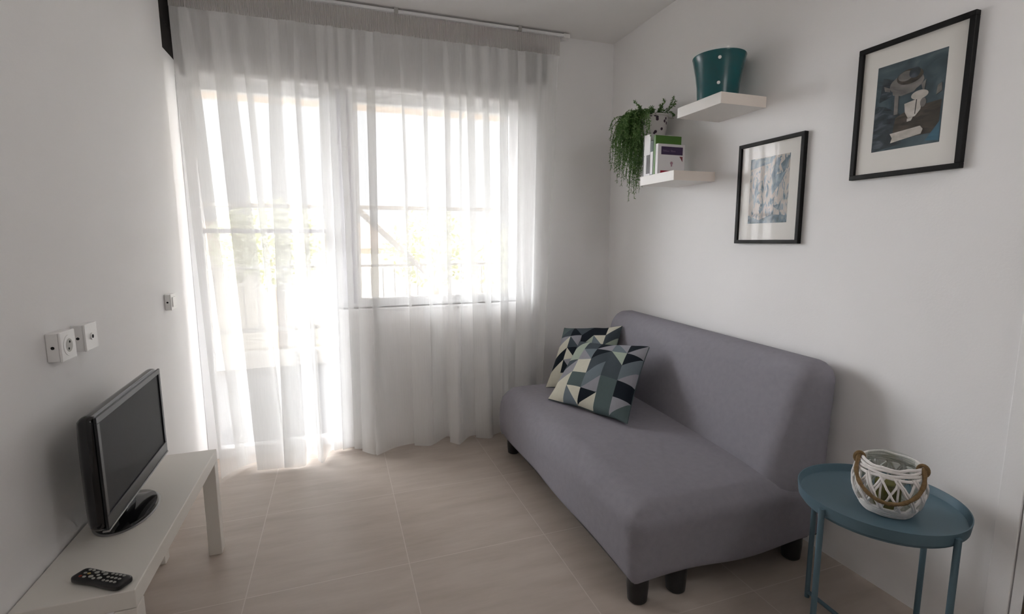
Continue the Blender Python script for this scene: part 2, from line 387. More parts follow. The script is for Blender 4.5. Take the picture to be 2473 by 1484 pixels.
for z in rows:
    g.append([])
    for k in range(N+1):
        x = -2.655+(-.44+2.655)*k/N
        g[-1].append(b.verts.new(Vector((x, -.064+.0045*math.sin(k*2*PI/7.3+1.3*noise.noise(Vector((k*.02, 0, 0))))+.003*noise.noise(Vector((x*14, z*3, 0))), z))-cur.location))
for A, B in zip(g, g[1:]):
    for k in range(N): b.faces.new((A[k], B[k], B[k+1], A[k+1]))
obj('heading_tape', b, M_HEAD, cur, True)
rl = thing('curtain_rail', 'white ceiling curtain rail ending near the room corner', 'curtain rail', (-1.5, -.062, 2.66))
obj('track', loc(box((-2.665, -.078, 2.652), (-.42, -.046, 2.668), .002), rl), M_ALU, rl)
for x in (-2.3, -1.5, -.725): obj('bracket', loc(box((x-.012, -.080, 2.648), (x+.012, -.044, 2.679), .002), rl), M_PLASTICS, rl)
obj('end_cap', loc(box((-.42, -.082, 2.645), (-.375, -.042, 2.671), .003), rl), M_PLASTIC, rl)
# ------------------------------------------------------------------ unseen fill globe added behind the camera to brighten the room
lp = thing('fill_lamp', 'added unseen white fill globe behind the camera position', 'lamp', (-.38, -3.38, ZC))
obj('canopy', cyl(NB(), (0, 0), .06, -.03, -.0005), M_PLASTIC, lp, True)
obj('stem', tube(NB(), [(0, 0, -.03), (0, 0, -.16)], .008, 12), M_ALU, lp)
M_GLOBE = mat('fill_globe', (.9, .9, .88), .4)
gb = M_GLOBE.node_tree.nodes['Principled BSDF']; gb.inputs['Emission Color'].default_value = (1, 1, 1, 1); gb.inputs['Emission Strength'].default_value = 8.0
obj('globe', lathe(NB(), [(0.10*math.sin(PI*k/24) if 0 < k < 24 else 0, -.26+.10*math.cos(PI*k/24)) for k in range(25)], 36), M_GLOBE, lp, True)
# ------------------------------------------------------------------ sofa bed
SY0, SY1 = -1.865, -.355; SYC = (SY0+SY1)/2; SYH = (SY1-SY0)/2
so = thing('sofa_bed', 'grey fabric sofa bed without arms on black feet along the right wall', 'sofa', (-.5, SYC, 0))
def seat_fn(u, v, w):
    half = (.447, SYH, .143)
    tw = (w+1)/2
    p = rounded(Vector((u*half[0], v*half[1], w*half[2])), half, (.028+.057*tw, .024+.046*tw, .09 if w > 0 else .018))
    x, y, z = p
    k = (1-(abs(v))**3)*(1-abs(u)**4)
    if w > 0: z += .030*k*min(1, w*1.5)
    z += .022*v*max(0, w)                       # far end sits a little fuller
    if u < 0: x -= .018*(-u)*(1-abs(w)**2)*(.55+.45*v)   # bulging front
    if w < 0: z += .006*math.sin(v*7)*abs(w)+ (.010*math.sin((u+1)*4)*abs(w) if abs(v) > .9 else 0)
    z += .004*noise.noise(Vector((x*4, y*3, z*4)))
    # soft creases running to the back joint
    if w > 0: z -= .010*max(0, 1-abs(u-.10+.25*v)/.10)*max(0, 1-abs(v-.15)/.35)
    return Vector((x-.52+.5, y, z+.253))
obj('seat', soft(44, 60, 18, seat_fn), M_SOFA, so, True)
def back_fn(u, v, w):
    # u: front(-1)..rear(1), v: along the wall, w: bottom..top
    half = (.10, SYH-.002, .29)
    p = rounded(Vector((u*half[0], v*half[1], w*half[2])), half, (.078, .075, .085))
    zz = p.z+.29                       # 0..0.58
    s = zz/.58
    xf = -.355+.165*s                  # front face leans back
    if s > .80: xf += .0
    xr = -.012-.004*(1-s)
    q = (p.x/.10+1)/2
    x = xf+(xr-xf)*q
    if u < 0: x -= .014*(1-abs(v)**4)*math.sin(PI*min(1, max(0, s)))*(1-q)
    z = .272+zz-.004*(1+math.cos(v*PI))*s*0
    z += .012*v*s
    y = p.y+.003*noise.noise(Vector((x*6, p.y*2, z*5)))
    x += .003*noise.noise(Vector((x*3, p.y*3, z*3+9)))*(1-q)
    return Vector((x+.5, y, z))
obj('backrest', soft(16, 60, 34, back_fn), M_SOFA, so, True)
obj('base_frame', loc(box((-.957, SY0+.02, .1045), (-.06, SY1-.02, .130), .006), so), M_BLACKP, so)
foot = None
for (x, y) in ((-.905, -1.80), (-.905, -.43), (-.735, -1.80), (-.735, -.43), (-.155, -1.80), (-.155, -.43)):
    if foot is None:
        foot = obj('foot', lathe(NB(), [(0, 0), (.030, 0), (.036, .006), (.040, .06), (.040, .105), (0, .105)], 28), M_BLACKP, so, True); o = foot
    else: o = foot.copy(); COL.objects.link(o); o.parent = so
    o.location = (x+.5, y-SYC, 0)
obj('care_tag', loc(box((-.142, SY0-.001, .110), (-.128, SY0+.006, .128), .001), so), M_PLASTIC, so)
# ------------------------------------------------------------------ cushions
PAL = [mat('cushion_%s' % n, c, .95, spec=.1, noise_amt=.06, noise_scale=50, bump=.4, bump_scale=500) for n, c in (
    ('navy', (.012, .016, .022)), ('slate', (.060, .075, .088)), ('blue_grey', (.145, .175, .20)), ('grey', (.27, .27, .30)), ('sage', (.33, .38, .315)), ('cream', (.57, .55, .46)), ('dark_teal', (.085, .115, .118)))]
def cushion(label, BL, BR, TR, TL, puff, seed):
    BL, BR, TR, TL = map(Vector, (BL, BR, TR, TL)); c = (BL+BR+TR+TL)/4
    t = thing('geometric_cushion', label, 'cushion', c, 0, 'patterned cushions on the sofa bed')
    n = ((BR-BL).cross(TL-BL)).normalized()
    rnd = random.Random(seed)
    NC, NR, S = 5, 5, 7; N_ = NC*S
    tri = {}
    for i in range(-1, NC+1):
        prev = None
        for j in range(NR*2+2):
            if prev is None or rnd.random() > .28: prev = rnd.choice([q for q in range(7) if q != prev])
            tri[(i, j)] = prev
    def pos(a, bb, side):
        u, v = 2*a-1, 2*bb-1
        p = (BL*(1-a)+BR*a)*(1-bb)+(TL*(1-a)+TR*a)*bb
        # edges pull in between the corners, middle puffs out
        pin = .045
        p = p+(c-p)*pin*((1-u*u)*abs(v)**6+(1-v*v)*abs(u)**6)
        h_ = puff*((1-u*u)*(1-v*v))**.55
        h_ *= 1+.18*noise.noise(Vector((a*3+seed, bb*3, side)))
        p = p+n*side*(h_+.004)+n*.012*noise.noise(Vector((a*4+seed*3, bb*2.5, 3)))*(1-abs(u)**8)
        return p-c
    def colour(a, bb):
        col = min(NC-1, int(a*NC)); fx = a*NC-col
        yv = bb*NR*1.0
        zig = fx if (col % 2 == 0) else 1-fx
        k = math.floor(yv); fy = yv-k
        return tri[(col, int(2*k+(1 if fy > zig else 0)))]
    b = NB()
    for side in (1, -1):
        gv = [[b.verts.new(pos(i/N_, j/N_, side)) for j in range(N_+1)] for i in range(N_+1)]
        for i in range(N_):
            for j in range(N_):
                q = (gv[i][j], gv[i+1][j], gv[i+1][j+1], gv[i][j+1])
                up_ = ((i//S) % 2 == 0)
                ts = [(0, 1, 2), (0, 2, 3)] if up_ else [(0, 1, 3), (1, 2, 3)]
                for tt in ts:
                    vs = [q[m_] for m_ in tt]
                    if side < 0: vs.reverse()
                    f = b.faces.new(vs)
                    loc_ = [((0, 0), (1, 0), (1, 1), (0, 1))[m_] for m_ in tt]
                    a = (i+sum(l[0] for l in loc_)/3)/N_; bb = (j+sum(l[1] for l in loc_)/3)/N_
                    f.material_index = colour(a, bb)
        if side == 1: front = gv
        else:
            rim = lambda G: [G[i][0] for i in range(N_)]+[G[N_][j] for j in range(N_)]+[G[N_-i][N_] for i in range(N_)]+[G[0][N_-j] for j in range(N_)]
            A, B = rim(front), rim(gv)
            for k in range(len(A)):
                f = b.faces.new((A[k], B[k], B[(k+1) % len(A)], A[(k+1) % len(A)])); f.material_index = 6
    obj('cover', b, PAL, t, True)
    return t
cushion('front geometric print cushion leaning on the sofa bed backrest, overlapping another cushion', (-.815, -.765, .440), (-.605, -1.24, .440), (-.318, -.989, .745), (-.482, -.489, .690), .062, 5)
cushion('rear geometric print cushion tucked behind another cushion at the curtain end of the sofa bed', (-.72, -.51, .425), (-.454, -.80, .46), (-.222, -.56, .785), (-.486, -.272, .742), .045, 11)
# ------------------------------------------------------------------ TV bench, TV, remote
BX0, BX1, BY0, BY1 = -2.674, -2.418, -1.832, -.921
t = thing('tv_bench', 'narrow white lacquered television bench against the left wall', 'bench', (-2.546, -1.3765, 0))
obj('top', loc(box((BX0, BY0, .400), (BX1, BY1, .45), .0025), t), M_LACQ, t)
lg = None
for (x, y) in ((BX0, BY0), (BX1-.05, BY0), (BX0, BY1-.05), (BX1-.05, BY1-.05)):
    if lg is None: lg = obj('leg', box((0, 0, 0), (.05, .05, .3985), .002), M_LACQ, t); o = lg
    else: o = lg.copy(); COL.objects.link(o); o.parent = t
    o.location = (x-t.location.x, y-t.location.y, 0)
tv = thing('television', 'black flat screen television on an oval stand on the white bench', 'television', (-2.532, -1.388, .45), math.radians(1.5))
# local: screen faces +x, width along y
TW, Z0, Z1 = .286, .085, .412
def tvbody(u, v, w):
    hz = (Z1-Z0)/2
    half = (.022, TW, hz); p = rounded(Vector((u*half[0], v*half[1], w*half[2])), half, (.0215, .020, .020))
    if u < .9: p.x -= .022*(1-abs(v)**3)*(1-abs(w)**3)*(1-u)/2
    if u > 0: # flat front
        p.x = min(p.x, .020)
    return Vector((p.x-.022, p.y, p.z+(Z0+Z1)/2))
obj('housing', soft(8, 40, 24, tvbody), M_BLACKG, tv, True)
b = NB()
yo, zo0, zo1 = TW-.006, Z0+.004, Z1-.004; yi, zi0, zi1 = TW-.024, Z0+.042, Z1-.022
for lo, hi in (((-.004, -yo, zo0), (.003, yo, zi0)), ((-.004, -yo, zi1), (.003, yo, zo1)), ((-.004, -yo, zi0), (.003, -yi, zi1)), ((-.004, yi, zi0), (.003, yo, zi1))): bx(b, lo, hi, .0015)
obj('bezel', b, M_BEZEL, tv)
obj('screen', box((-.006, -yi, zi0), (-.001, yi, zi1)), M_SCREEN, tv)
obj('silver_strip', box((-.012, -TW+.004, Z0-.002), (.0045, TW-.004, Z0+.003), .001), M_SILVER, tv)
b = NB(); lathe(b, [(0, .004), (1, .004), (1, .007), (.96, .012), (.5, .019), (0, .021)], 64, -.046, 0, .078, .138)
obj('stand_base', b, M_BLACKG, tv, True)
b = NB(); lathe(b, [(0, .0005), (1.05, .0005), (1.06, .003), (1.0, .0045), (0, .0045)], 64, -.046, 0, .078, .138)
e = obj('base_rim', b, M_SILVER, tv, True); e['label'] = 'thin clear silver rim of the oval stand'
obj('neck', box((-.062, -.05, .015), (-.034, .05, .12), .008), M_BLACKG, tv)
rc = thing('remote_control', 'black television remote with grey buttons at the near end of the bench', 'remote control', (-2.508, -1.772, .4505), math.radians(-32))
def rem(u, v, w):
    half = (.079, .0235, .0095); p = rounded(Vector((u*half[0], v*half[1], w*half[2])), half, (.016, .012, .006))
    s = 1-.10*(1-u)/2*0+ -.08*(abs(u) < .55)*0
    return Vector((p.x, p.y*(1-.10*math.exp(-((u+.1)/.35)**2)), p.z+.0095))
obj('case', soft(24, 10, 6, rem), M_BLACKP, rc, True)
M_BTN = mat('button_grey', (.34, .34, .32), .6); M_BTR = mat('button_red', (.30, .04, .02), .5); M_BTY = mat('button_yellow', (.35, .27, .08), .5)
bt = None
rows = [(-.052, 3, .004), (-.040, 3, .004), (-.024, 2, .0055), (-.010, 3, .004), (.004, 2, .0055), (.022, 3, .0038), (.034, 3, .0038), (.046, 3, .0038), (.058, 3, .0038)]
for ri, (x, n, rr) in enumerate(rows):
    for k in range(n):
        y = (k-(n-1)/2)*(.0125 if n == 3 else .016)
        m_ = M_BTR if (ri == 0 and k == 0) else (M_BTY if (ri == 1 and k == 1) else M_BTN)
        b = NB(); lathe(b, [(0, 0), (1, 0), (1, .0012), (.8, .0018), (0, .0018)], 14, 0, 0, rr*1.15, rr*.85)
        e = obj('button', b, m_, rc, True, (x, y, .0187))
        if m_ is M_BTR: e['label'] = 'red power button'
# ------------------------------------------------------------------ sockets on the left wall (surface boxes)
def wallbox(name, label, cat, y0, y1, z0, z1, dep, kind):
    t = thing(name, label, cat, (XL, (y0+y1)/2, (z0+z1)/2), 0, 'electrical boxes on the left wall' if kind != 'switch' else None)
    hy, hz = (y1-y0)/2, (z1-z0)/2
    obj('back_box', box((.0005, -hy, -hz), (dep-.006, hy, hz), .003), M_PLASTIC, t)
    obj('cover_plate', box((dep-.006, -hy-.001, -hz-.001), (dep, hy+.001, hz+.001), .0025), M_PLASTIC, t)
    obj('knockout', tube(NB(), [(dep*.45, -hy-.0006, 0), (dep*.45, -hy+.002, 0)], .0045, 12), M_HOLE, t)
    if kind == 'socket':
        b = NB(); tube(b, [(dep-.001, 0, 0), (dep+.0015, 0, 0)], .030, 32); obj('socket_ring', b, M_PLASTICS if False else M_PLASTIC, t)
        b = NB(); tube(b, [(dep+.0014, 0, 0), (dep+.0017, 0, 0)], .0195, 28); e = obj('socket_well', b, M_PLASTICS, t); e['label'] = 'grey recessed socket well'
        for s in (-1, 1): obj('contact_hole', tube(NB(), [(dep+.0015, .004*s, .0095*s), (dep+.0022, .004*s, .0095*s)], .0035, 12), M_HOLE, t)
    elif kind == 'aerial':
        b = NB(); tube(b, [(dep-.001, 0, 0), (dep+.003, 0, 0)], .011, 24); obj('socket_ring', b, M_PLASTIC, t)
        obj('contact_hole', tube(NB(), [(dep+.002, 0, 0), (dep+.0036, 0, 0)], .006, 16), M_HOLE, t)
    else:
        obj('rocker', box((dep-.001, -hy*.62, -hz*.62), (dep+.004, hy*.62, hz*.62), .002), M_PLASTIC, t)
    return t
wallbox('wall_socket', 'white surface mounted power socket on the left wall, farther from the curtain', 'socket', -1.512, -1.428, .985, 1.068, .036, 'socket')
wallbox('aerial_socket', 'white surface mounted aerial socket on the left wall beside the power socket', 'socket', -1.366, -1.284, .985, 1.068, .036, 'aerial')
wallbox('light_switch', 'small white surface mounted switch on the left wall next to the curtain', 'switch', -.478, -.398, .998, 1.074, .028, 'switch')
# ------------------------------------------------------------------ floating shelves
def shelf(label, yn, zt):
    t = thing('floating_shelf', label, 'shelf', (0, yn+.15, zt-.05), 0, 'white floating shelves on the right wall')
    obj('board', box((-.26, -.15, 0), (-.0005, .15, .05), .0015), M_SHELF, t)
    e = obj('end_foil', box((-.2585, -.1506, .001), (-.002, -.1498, .049)), M_SHELFE, t); e['label'] = 'slightly creamier foil edge'
    return t
shelf('upper white floating shelf holding the teal pot', -1.374, 1.9735)
shelf('lower white floating shelf holding the books', -1.0652, 1.6756)
# teal pot
pt = thing('teal_pot', 'glossy teal enamel planter pot on the upper floating shelf', 'pot', (-.128, -1.2, 1.9735), math.radians(-50))
prof = [(0, .0005), (.086, .0005), (.091, .004), (.0935, .03), (.097, .08), (.104, .13), (.113, .175), (.1195, .207), (.121, .210), (.1205, .213), (.117, .213), (.110, .175), (.100, .12), (.092, .06), (.086, .012), (0, .010)]
obj('body', lathe(NB(), prof, 72), M_TEAL, pt, True)
M_RIV = mat('rivet_white', (.85, .85, .82), .3)
pr_ = Vector((CAM.x+.128, CAM.y+1.2, 0)).normalized()
for zz, rr in ((.072, .0966), (.178, .1139)):
    a = math.atan2(pr_.y, pr_.x)-math.radians(-50)+.02
    e = obj('rivet', lathe(NB(), [(0, .003), (.0045, .0028), (.0075, .001), (.0075, -.002), (0, -.002)], 14), M_RIV, pt, True, (rr*math.cos(a), rr*math.sin(a), zz))
    e.rotation_euler = (0, PI/2, a)
# books on the lower shelf
ZS = 1.6758
def book(label, y0, y1, h, wd, cover, spine=None, x0=-.245, deco=None):
    t = thing('book', label, 'book', (x0, (y0+y1)/2, ZS), 0, 'books on the lower floating shelf')
    hy = (y0-y1)/2 if y0 > y1 else (y1-y0)/2
    b = NB()
    tk = min(.0022, hy*.35)
    bx(b, (0, -hy, 0), (wd, -hy+tk, h), .0004, 1); bx(b, (0, hy-tk, 0), (wd, hy, h), .0004, 1)
    obj('cover', b, cover, t)
    obj('spine', box((-.0012, -hy, 0), (.0015, hy, h), .0005, 1), spine or cover, t)
    obj('pages', box((.002, -hy+tk, .003), (wd-.004, hy-tk, h-.003)), M_PAGE, t)
    if deco: deco(t, hy, h, wd)
    return t
M_PAGE = mat('pages', (.75, .72, .65), .9)
M_BKB = mat('book_black', (.02, .018, .02), .5); M_BKW = mat('book_white', (.78, .76, .77), .5); M_BKBR = mat('book_brown_black', (.035, .025, .025), .5)
M_BKG = mat('book_dark_green', (.025, .055, .045), .5); M_BKGR = mat('book_green', (.07, .19, .02), .5); M_PURP = mat('book_purple', (.045, .022, .075), .5)
M_RED = mat('book_red', (.36, .008, .035), .5); M_MAROON = mat('book_maroon', (.20, .04, .05), .5); M_PINK = mat('book_pink', (.42, .24, .30), .6); M_LILAC = mat('book_lilac', (.16, .11, .20), .6)
book('thin black spined book, farthest from the camera on the lower shelf', -.766, -.774, .205, .15, M_BKB)
def dB(t, hy, h, wd):
    obj('spine_block', box((-.0018, -hy+.001, .012), (-.0011, hy-.024, .112)), M_BKBR, t)['label'] = 'dark brown block low on the spine'
book('thick white spined book with dark block at the foot of its spine', -.776, -.834, .222, .15, M_BKW, None, -.245, dB)
def dC(t, hy, h, wd):
    obj('spine_block', box((-.0018, -hy+.001, .005), (-.0011, hy-.002, .125)), M_BKW, t)['label'] = 'white lower half of the spine'
book('dark green book with white lower spine between the white and bright green books', -.836, -.862, .185, .15, M_BKG, None, -.245, dC)
book('bright green book standing behind the white and purple book', -.864, -.882, .208, .165, M_BKGR)
def dE(t, hy, h, wd):
    y0, y1 = -hy-.0008, -hy+.0002
    obj('title_panel', box((.020, y0, h-.056), (wd-.014, y1, h-.014)), M_PURP, t)['label'] = 'dark purple title panel'
    b = NB(); rnd = random.Random(3); x = .031
    for wlen in (7, 5):
        for k in range(wlen):
            hh = .011 if k == 0 else rnd.choice((.006, .006, .009)); wv = rnd.uniform(.0045, .0062)
            bx(b, (x, y0-.0003, h-.041), (x+wv-.0012, y0+.0002, h-.041+hh)); x += wv+.0008
        x += .009
    obj('title_lettering', b, M_LILAC, t)
    b = NB(); A = [(wd-.034, h-.063), (wd-.014, h-.063), (wd-.014, h-.090)]
    V0 = [b.verts.new((x, y0, z)) for x, z in A]; V1 = [b.verts.new((x, y1, z)) for x, z in A]; b.faces.new(V0); b.faces.new(V1[::-1])
    for k in range(3): b.faces.new((V0[k], V0[(k+1) % 3], V1[(k+1) % 3], V1[k]))
    obj('corner_flash', b, M_MAROON, t)
    b = NB(); tube(b, [(.088, y0, h-.10), (.088, y1, h-.10)], .0085, 20); tube(b, [(.088, y0, h-.113), (.088, y1, h-.113)], .005, 16); obj('emblem', b, M_PINK, t)
    b = NB(); bx(b, (.018, y0, .006), (wd-.012, y1, .020)); obj('bottom_band', b, M_RED, t)
book('white book with dark purple title panel and red foot, cover facing the camera', -.884, -.905, .160, .172, M_BKW, None, -.245, dE)
# ------------------------------------------------------------------ trailing plant in a wall pot
pl = thing('trailing_plant', 'trailing green fern in a white speckled pot on the right wall beyond the books', 'plant', (-.118, -.672, 1.872))
M_POT = bpy.data.materials.new('floral_pot'); M_POT.use_nodes = True
nt = M_POT.node_tree; bs = nt.nodes['Principled BSDF']; bs.inputs['Roughness'].default_value = .35
v = nt.nodes.new('ShaderNodeTexVoronoi'); v.inputs['Scale'].default_value = 30; tc = nt.nodes.new('ShaderNodeTexCoord'); cr = nt.nodes.new('ShaderNodeValToRGB')
cr.color_ramp.elements[0].position = .22; cr.color_ramp.elements[0].color = (.05, .02, .045, 1); cr.color_ramp.elements[1].position = .30; cr.color_ramp.elements[1].color = (.72, .69, .68, 1)
nt.links.new(tc.outputs['Object'], v.inputs['Vector']); nt.links.new(v.outputs['Distance'], cr.inputs[0]); nt.links.new(cr.outputs[0], bs.inputs['Base Color'])
obj('pot', lathe(NB(), [(0, 0), (.046, 0), (.055, .008), (.074, .08), (.080, .155), (.082, .165), (.077, .165), (.072, .13), (0, .13)], 40), M_POT, pl, True)
obj('soil', lathe(NB(), [(0, .145), (.074, .145), (.074, .135)], 30), M_SOIL, pl)
b = NB(); tube(b, [(.083*math.cos(a), .083*math.sin(a), .155) for a in [2*PI*k/40 for k in range(40)]], .003, 8, True)
tube(b, [(.078, .03, .155), (.1165, .03, .155)], .003, 8); tube(b, [(.078, -.03, .155), (.1165, -.03, .155)], .003, 8)
obj('wall_ring', b, M_RAIL, pl)
fb = NB(); rnd = random.Random(21)
def leaf(c, d, ln, wd, mi):
    d = d.normalized(); s = d.orthogonal().normalized(); s = Matrix.Rotation(rnd.uniform(0, 2*PI), 3, d) @ s
    f = fb.faces.new([fb.verts.new(c), fb.verts.new(c+d*ln*.5+s*wd), fb.verts.new(c+d*ln), fb.verts.new(c+d*ln*.5-s*wd)]); f.material_index = mi
def strand(p0, dr, out, drop, hump):
    pts = []; n = 26
    wob = rnd.uniform(0, 9)
    for k in range(n+1):
        s = k/n
        h_ = out*(1-math.exp(-3.2*s))/.96
        z = hump*4*s*(1-s)*(s < .5)+(hump if s >= .5 else 0)-drop*s**1.7
        pts.append(p0+dr*h_+Vector((0, 0, z))+Vector((noise.noise(Vector((wob, s*3, 0))), noise.noise(Vector((s*3, wob, 4))), 0))*.022*s)
    for k in range(n):
        a, c = pts[k], pts[k+1]; d = (c-a).normalized(); s = d.orthogonal().normalized()*.0009; w2 = d.cross(s)
        f = fb.faces.new([fb.verts.new(a+s), fb.verts.new(c+s), fb.verts.new(c-s), fb.verts.new(a-s)]); f.material_index = 1
        f = fb.faces.new([fb.verts.new(a+w2), fb.verts.new(c+w2), fb.verts.new(c-w2), fb.verts.new(a-w2)]); f.material_index = 1
        for q in range(5):
            pp = a.lerp(c, rnd.random()); v = Vector((rnd.gauss(0, 1), rnd.gauss(0, 1), rnd.gauss(0, .7)))+d*.9
            mi = 0 if k/n < .3 and rnd.random() < .65 else (1 if rnd.random() < .68 else 2)
            leaf(pp, v, rnd.uniform(.009, .017), .0019, mi)
for k in range(260):
    a = max(math.radians(62), min(math.radians(228), rnd.gauss(math.radians(132), .62)))   # over the front and the curtain side
    dr = Vector((math.cos(a), math.sin(a), 0)); p0 = Vector((0, 0, .15))+dr*rnd.uniform(.0, .06)
    out = rnd.uniform(.05, .20); lim = rnd.random()
    strand(p0, dr, out, .08+.36*lim**1.2*(1.25 if rnd.random() < .15 else 1)*(1-.25*(out > .16)), rnd.uniform(.02, .075))
for k in range(12):
    a = rnd.uniform(0, 2*PI); strand(Vector((0, 0, .16)), Vector((math.cos(a), math.sin(a), 0)), rnd.uniform(.04, .13), rnd.uniform(-.07, .03), .03)
for (a, o_, dp) in ((-.9, .085, .20), (2.9, .10, .50), (3.0, .12, .42)): strand(Vector((-.02, .03, .15)), Vector((math.cos(a), math.sin(a), 0)), o_, dp, .03)
obj('foliage', fb, M_FERN, pl)
# ------------------------------------------------------------------ framed pictures
def framed(name, label, y0, y1, z0, z1, py0, py1, pz0, pz1, printer):
    yc, zc_ = (y0+y1)/2, (z0+z1)/2
    t = thing(name, label, 'picture', (0, yc, zc_), 0, 'framed prints on the right wall')
    hy, hz, w = (y1-y0)/2, (z1-z0)/2, .017
    X0, X1 = -.0215, -.0005
    b = NB()
    for lo, hi in (((X0, -hy, -hz), (X1, hy, -hz+w)), ((X0, -hy, hz-w), (X1, hy, hz)), ((X0, -hy, -hz+w), (X1, -hy+w, hz-w)), ((X0, hy-w, -hz+w), (X1, hy, hz-w))): bx(b, lo, hi, .0012, 1)
    obj('frame', b, M_FRAME, t)
    obj('mount', box((-.010, -hy+w-.001, -hz+w-.001), (-.004, hy-w+.001, hz-w+.001)), M_MAT, t)
    printer(t, py0-yc, py1-yc, pz0-zc_, pz1-zc_)
    obj('glass', box((-.0155, -hy+w-.001, -hz+w-.001), (-.0140, hy-w+.001, hz-w+.001)), M_PGLASS, t)
def art_mat(name, cols, scale, stretch, rot, dist=1.5, detail=6):
    m = bpy.data.materials.new(name); m.use_nodes = True; nt = m.node_tree; b = nt.nodes['Principled BSDF']; b.inputs['Roughness'].default_value = .8
    tc = nt.nodes.new('ShaderNodeTexCoord'); mp = nt.nodes.new('ShaderNodeMapping'); mp.inputs['Scale'].default_value = stretch; mp.inputs['Rotation'].default_value = rot
    n = nt.nodes.new('ShaderNodeTexNoise'); n.inputs['Scale'].default_value = scale; n.inputs['Detail'].default_value = detail; n.inputs['Distortion'].default_value = dist
    cr = nt.nodes.new('ShaderNodeValToRGB'); els = cr.color_ramp.elements
    for k, (p, c) in enumerate(cols):
        e = els[k] if k < 2 else els.new(p)
        e.position = p; e.color = (*c, 1)
    L = nt.links.new; L(tc.outputs['Object'], mp.inputs[0]); L(mp.outputs[0], n.inputs['Vector']); L(n.outputs['Fac'], cr.inputs[0]); L(cr.outputs[0], b.inputs['Base Color'])
    return m
A_TEAL = art_mat('paint_teal', [(.3, (.022, .034, .043)), (.72, (.095, .135, .155)), (.5, (.048, .076, .090))], 9, (1, 1, 1.6), (.5, 0, 0))
A_DARK = art_mat('paint_dark', [(.3, (.012, .016, .02)), (.7, (.10, .12, .14)), (.52, (.035, .047, .058))], 14, (1, 1, 2.2), (.7, 0, 0))
A_BROWN = art_mat('paint_brown', [(.3, (.016, .013, .010)), (.7, (.085, .068, .052))], 12, (1, 1, 4), (.45, 0, 0))
A_TAUPE = art_mat('paint_taupe', [(.3, (.10, .095, .09)), (.7, (.24, .22, .205))], 12, (1, 1, 2), (.3, 0, 0))
A_CREAM = art_mat('paint_cream', [(.3, (.38, .35, .31)), (.7, (.60, .56, .52))], 14, (1, 1, 2), (.3, 0, 0))
A_BLUE = art_mat('paint_blue', [(.3, (.03, .09, .14)), (.7, (.07, .17, .24))], 12, (1, 1, 2), (.6, 0, 0))
A_LINE = mat('paint_line', (.012, .012, .012), .8)
def still_life(t, y0, y1, z0, z1):
    # y0 is the far side: u runs left to right in the photo, v bottom to top
    b = NB(); W_, H_ = (y1-y0), (z1-z0); lay = [0]
    def poly(pts, mi, lift=None):
        lay[0] += 1; x1 = -.0103-.00012*lay[0]
        prism(b, [(y0+u*W_, z0+v*H_) for u, v in pts], -.0100, x1, mi)
    def ell(cx, cy, rx, ry, n=22, a0=0, a1=2*PI): return [(cx+rx*math.cos(a0+(a1-a0)*k/n), cy+ry*math.sin(a0+(a1-a0)*k/n)) for k in range(n if a1-a0 > 6 else n+1)]
    poly([(0, 0), (1, 0), (1, 1), (0, 1)], 0)
    poly([(0, 0), (.46, .05), (.40, .40), (.16, .52), (0, .55)], 1)
    poly([(.06, .58), (.24, .62), (.30, .80), (.10, .86)], 1)
    poly([(.30, .10), (.96, .12), (.98, .46), (.56, .44), (.34, .36)], 2)
    poly([(.80, .04), (.99, .02), (.99, .24)], 5)
    # wide taupe dish on a stem, with a heap in it
    poly(ell(.46, .735, .25, .11), 3); poly([(.24, .74), (.27, .63), (.40, .60), (.58, .62), (.70, .72)], 3)
    poly([(.30, .62), (.36, .62), (.37, .40), (.31, .40)], 3)
    poly(ell(.50, .80, .19, .085), 2); poly(ell(.44, .815, .11, .055), 3); poly(ell(.57, .83, .08, .06), 1)
    poly([(.12, .76), (.22, .72), (.22, .68), (.14, .70)], 3); poly([(.68, .68), (.74, .72), (.73, .60), (.71, .60)], 3)
    # cup
    poly([(.46, .50), (.72, .535), (.70, .40), (.63, .335), (.53, .33), (.48, .40)], 4); poly(ell(.67, .565, .12, .050), 4)
    poly([(.52, .325), (.60, .33), (.58, .295), (.52, .29)], 4)
    poly([(.628, .52), (.640, .52), (.632, .36), (.622, .36)], 6); poly(ell(.73, .47, .04, .05), 3)
    poly([(.90, .52), (.97, .55), (.96, .64), (.91, .62)], 3)
    # book
    poly([(.28, .185), (.72, .215), (.76, .175), (.74, .125), (.30, .075), (.32, .13)], 4)
    obj('print', b, [A_TEAL, A_DARK, A_BROWN, A_TAUPE, A_CREAM, A_BLUE, A_LINE], t)
A_FIG = art_mat('paint_pale', [(.30, (.06, .075, .08)), (.80, (.16, .15, .20)), (.40, (.20, .27, .32)), (.46, (.50, .46, .42)), (.56, (.58, .52, .47)), (.64, (.24, .31, .38))], 24, (1, 1, .42), (.25, 0, 0), 2.2, 7)
A_SKY = art_mat('paint_blue_grey', [(.30, (.07, .09, .105)), (.72, (.42, .43, .43)), (.50, (.19, .25, .29))], 22, (1, 1, .6), (-.5, 0, 0), 2.0, 7)
A_STR = art_mat('paint_blue_stroke', [(.30, (.07, .11, .155)), (.72, (.32, .40, .45))], 26, (1, 1, .5), (-.6, 0, 0), 2.0, 6)
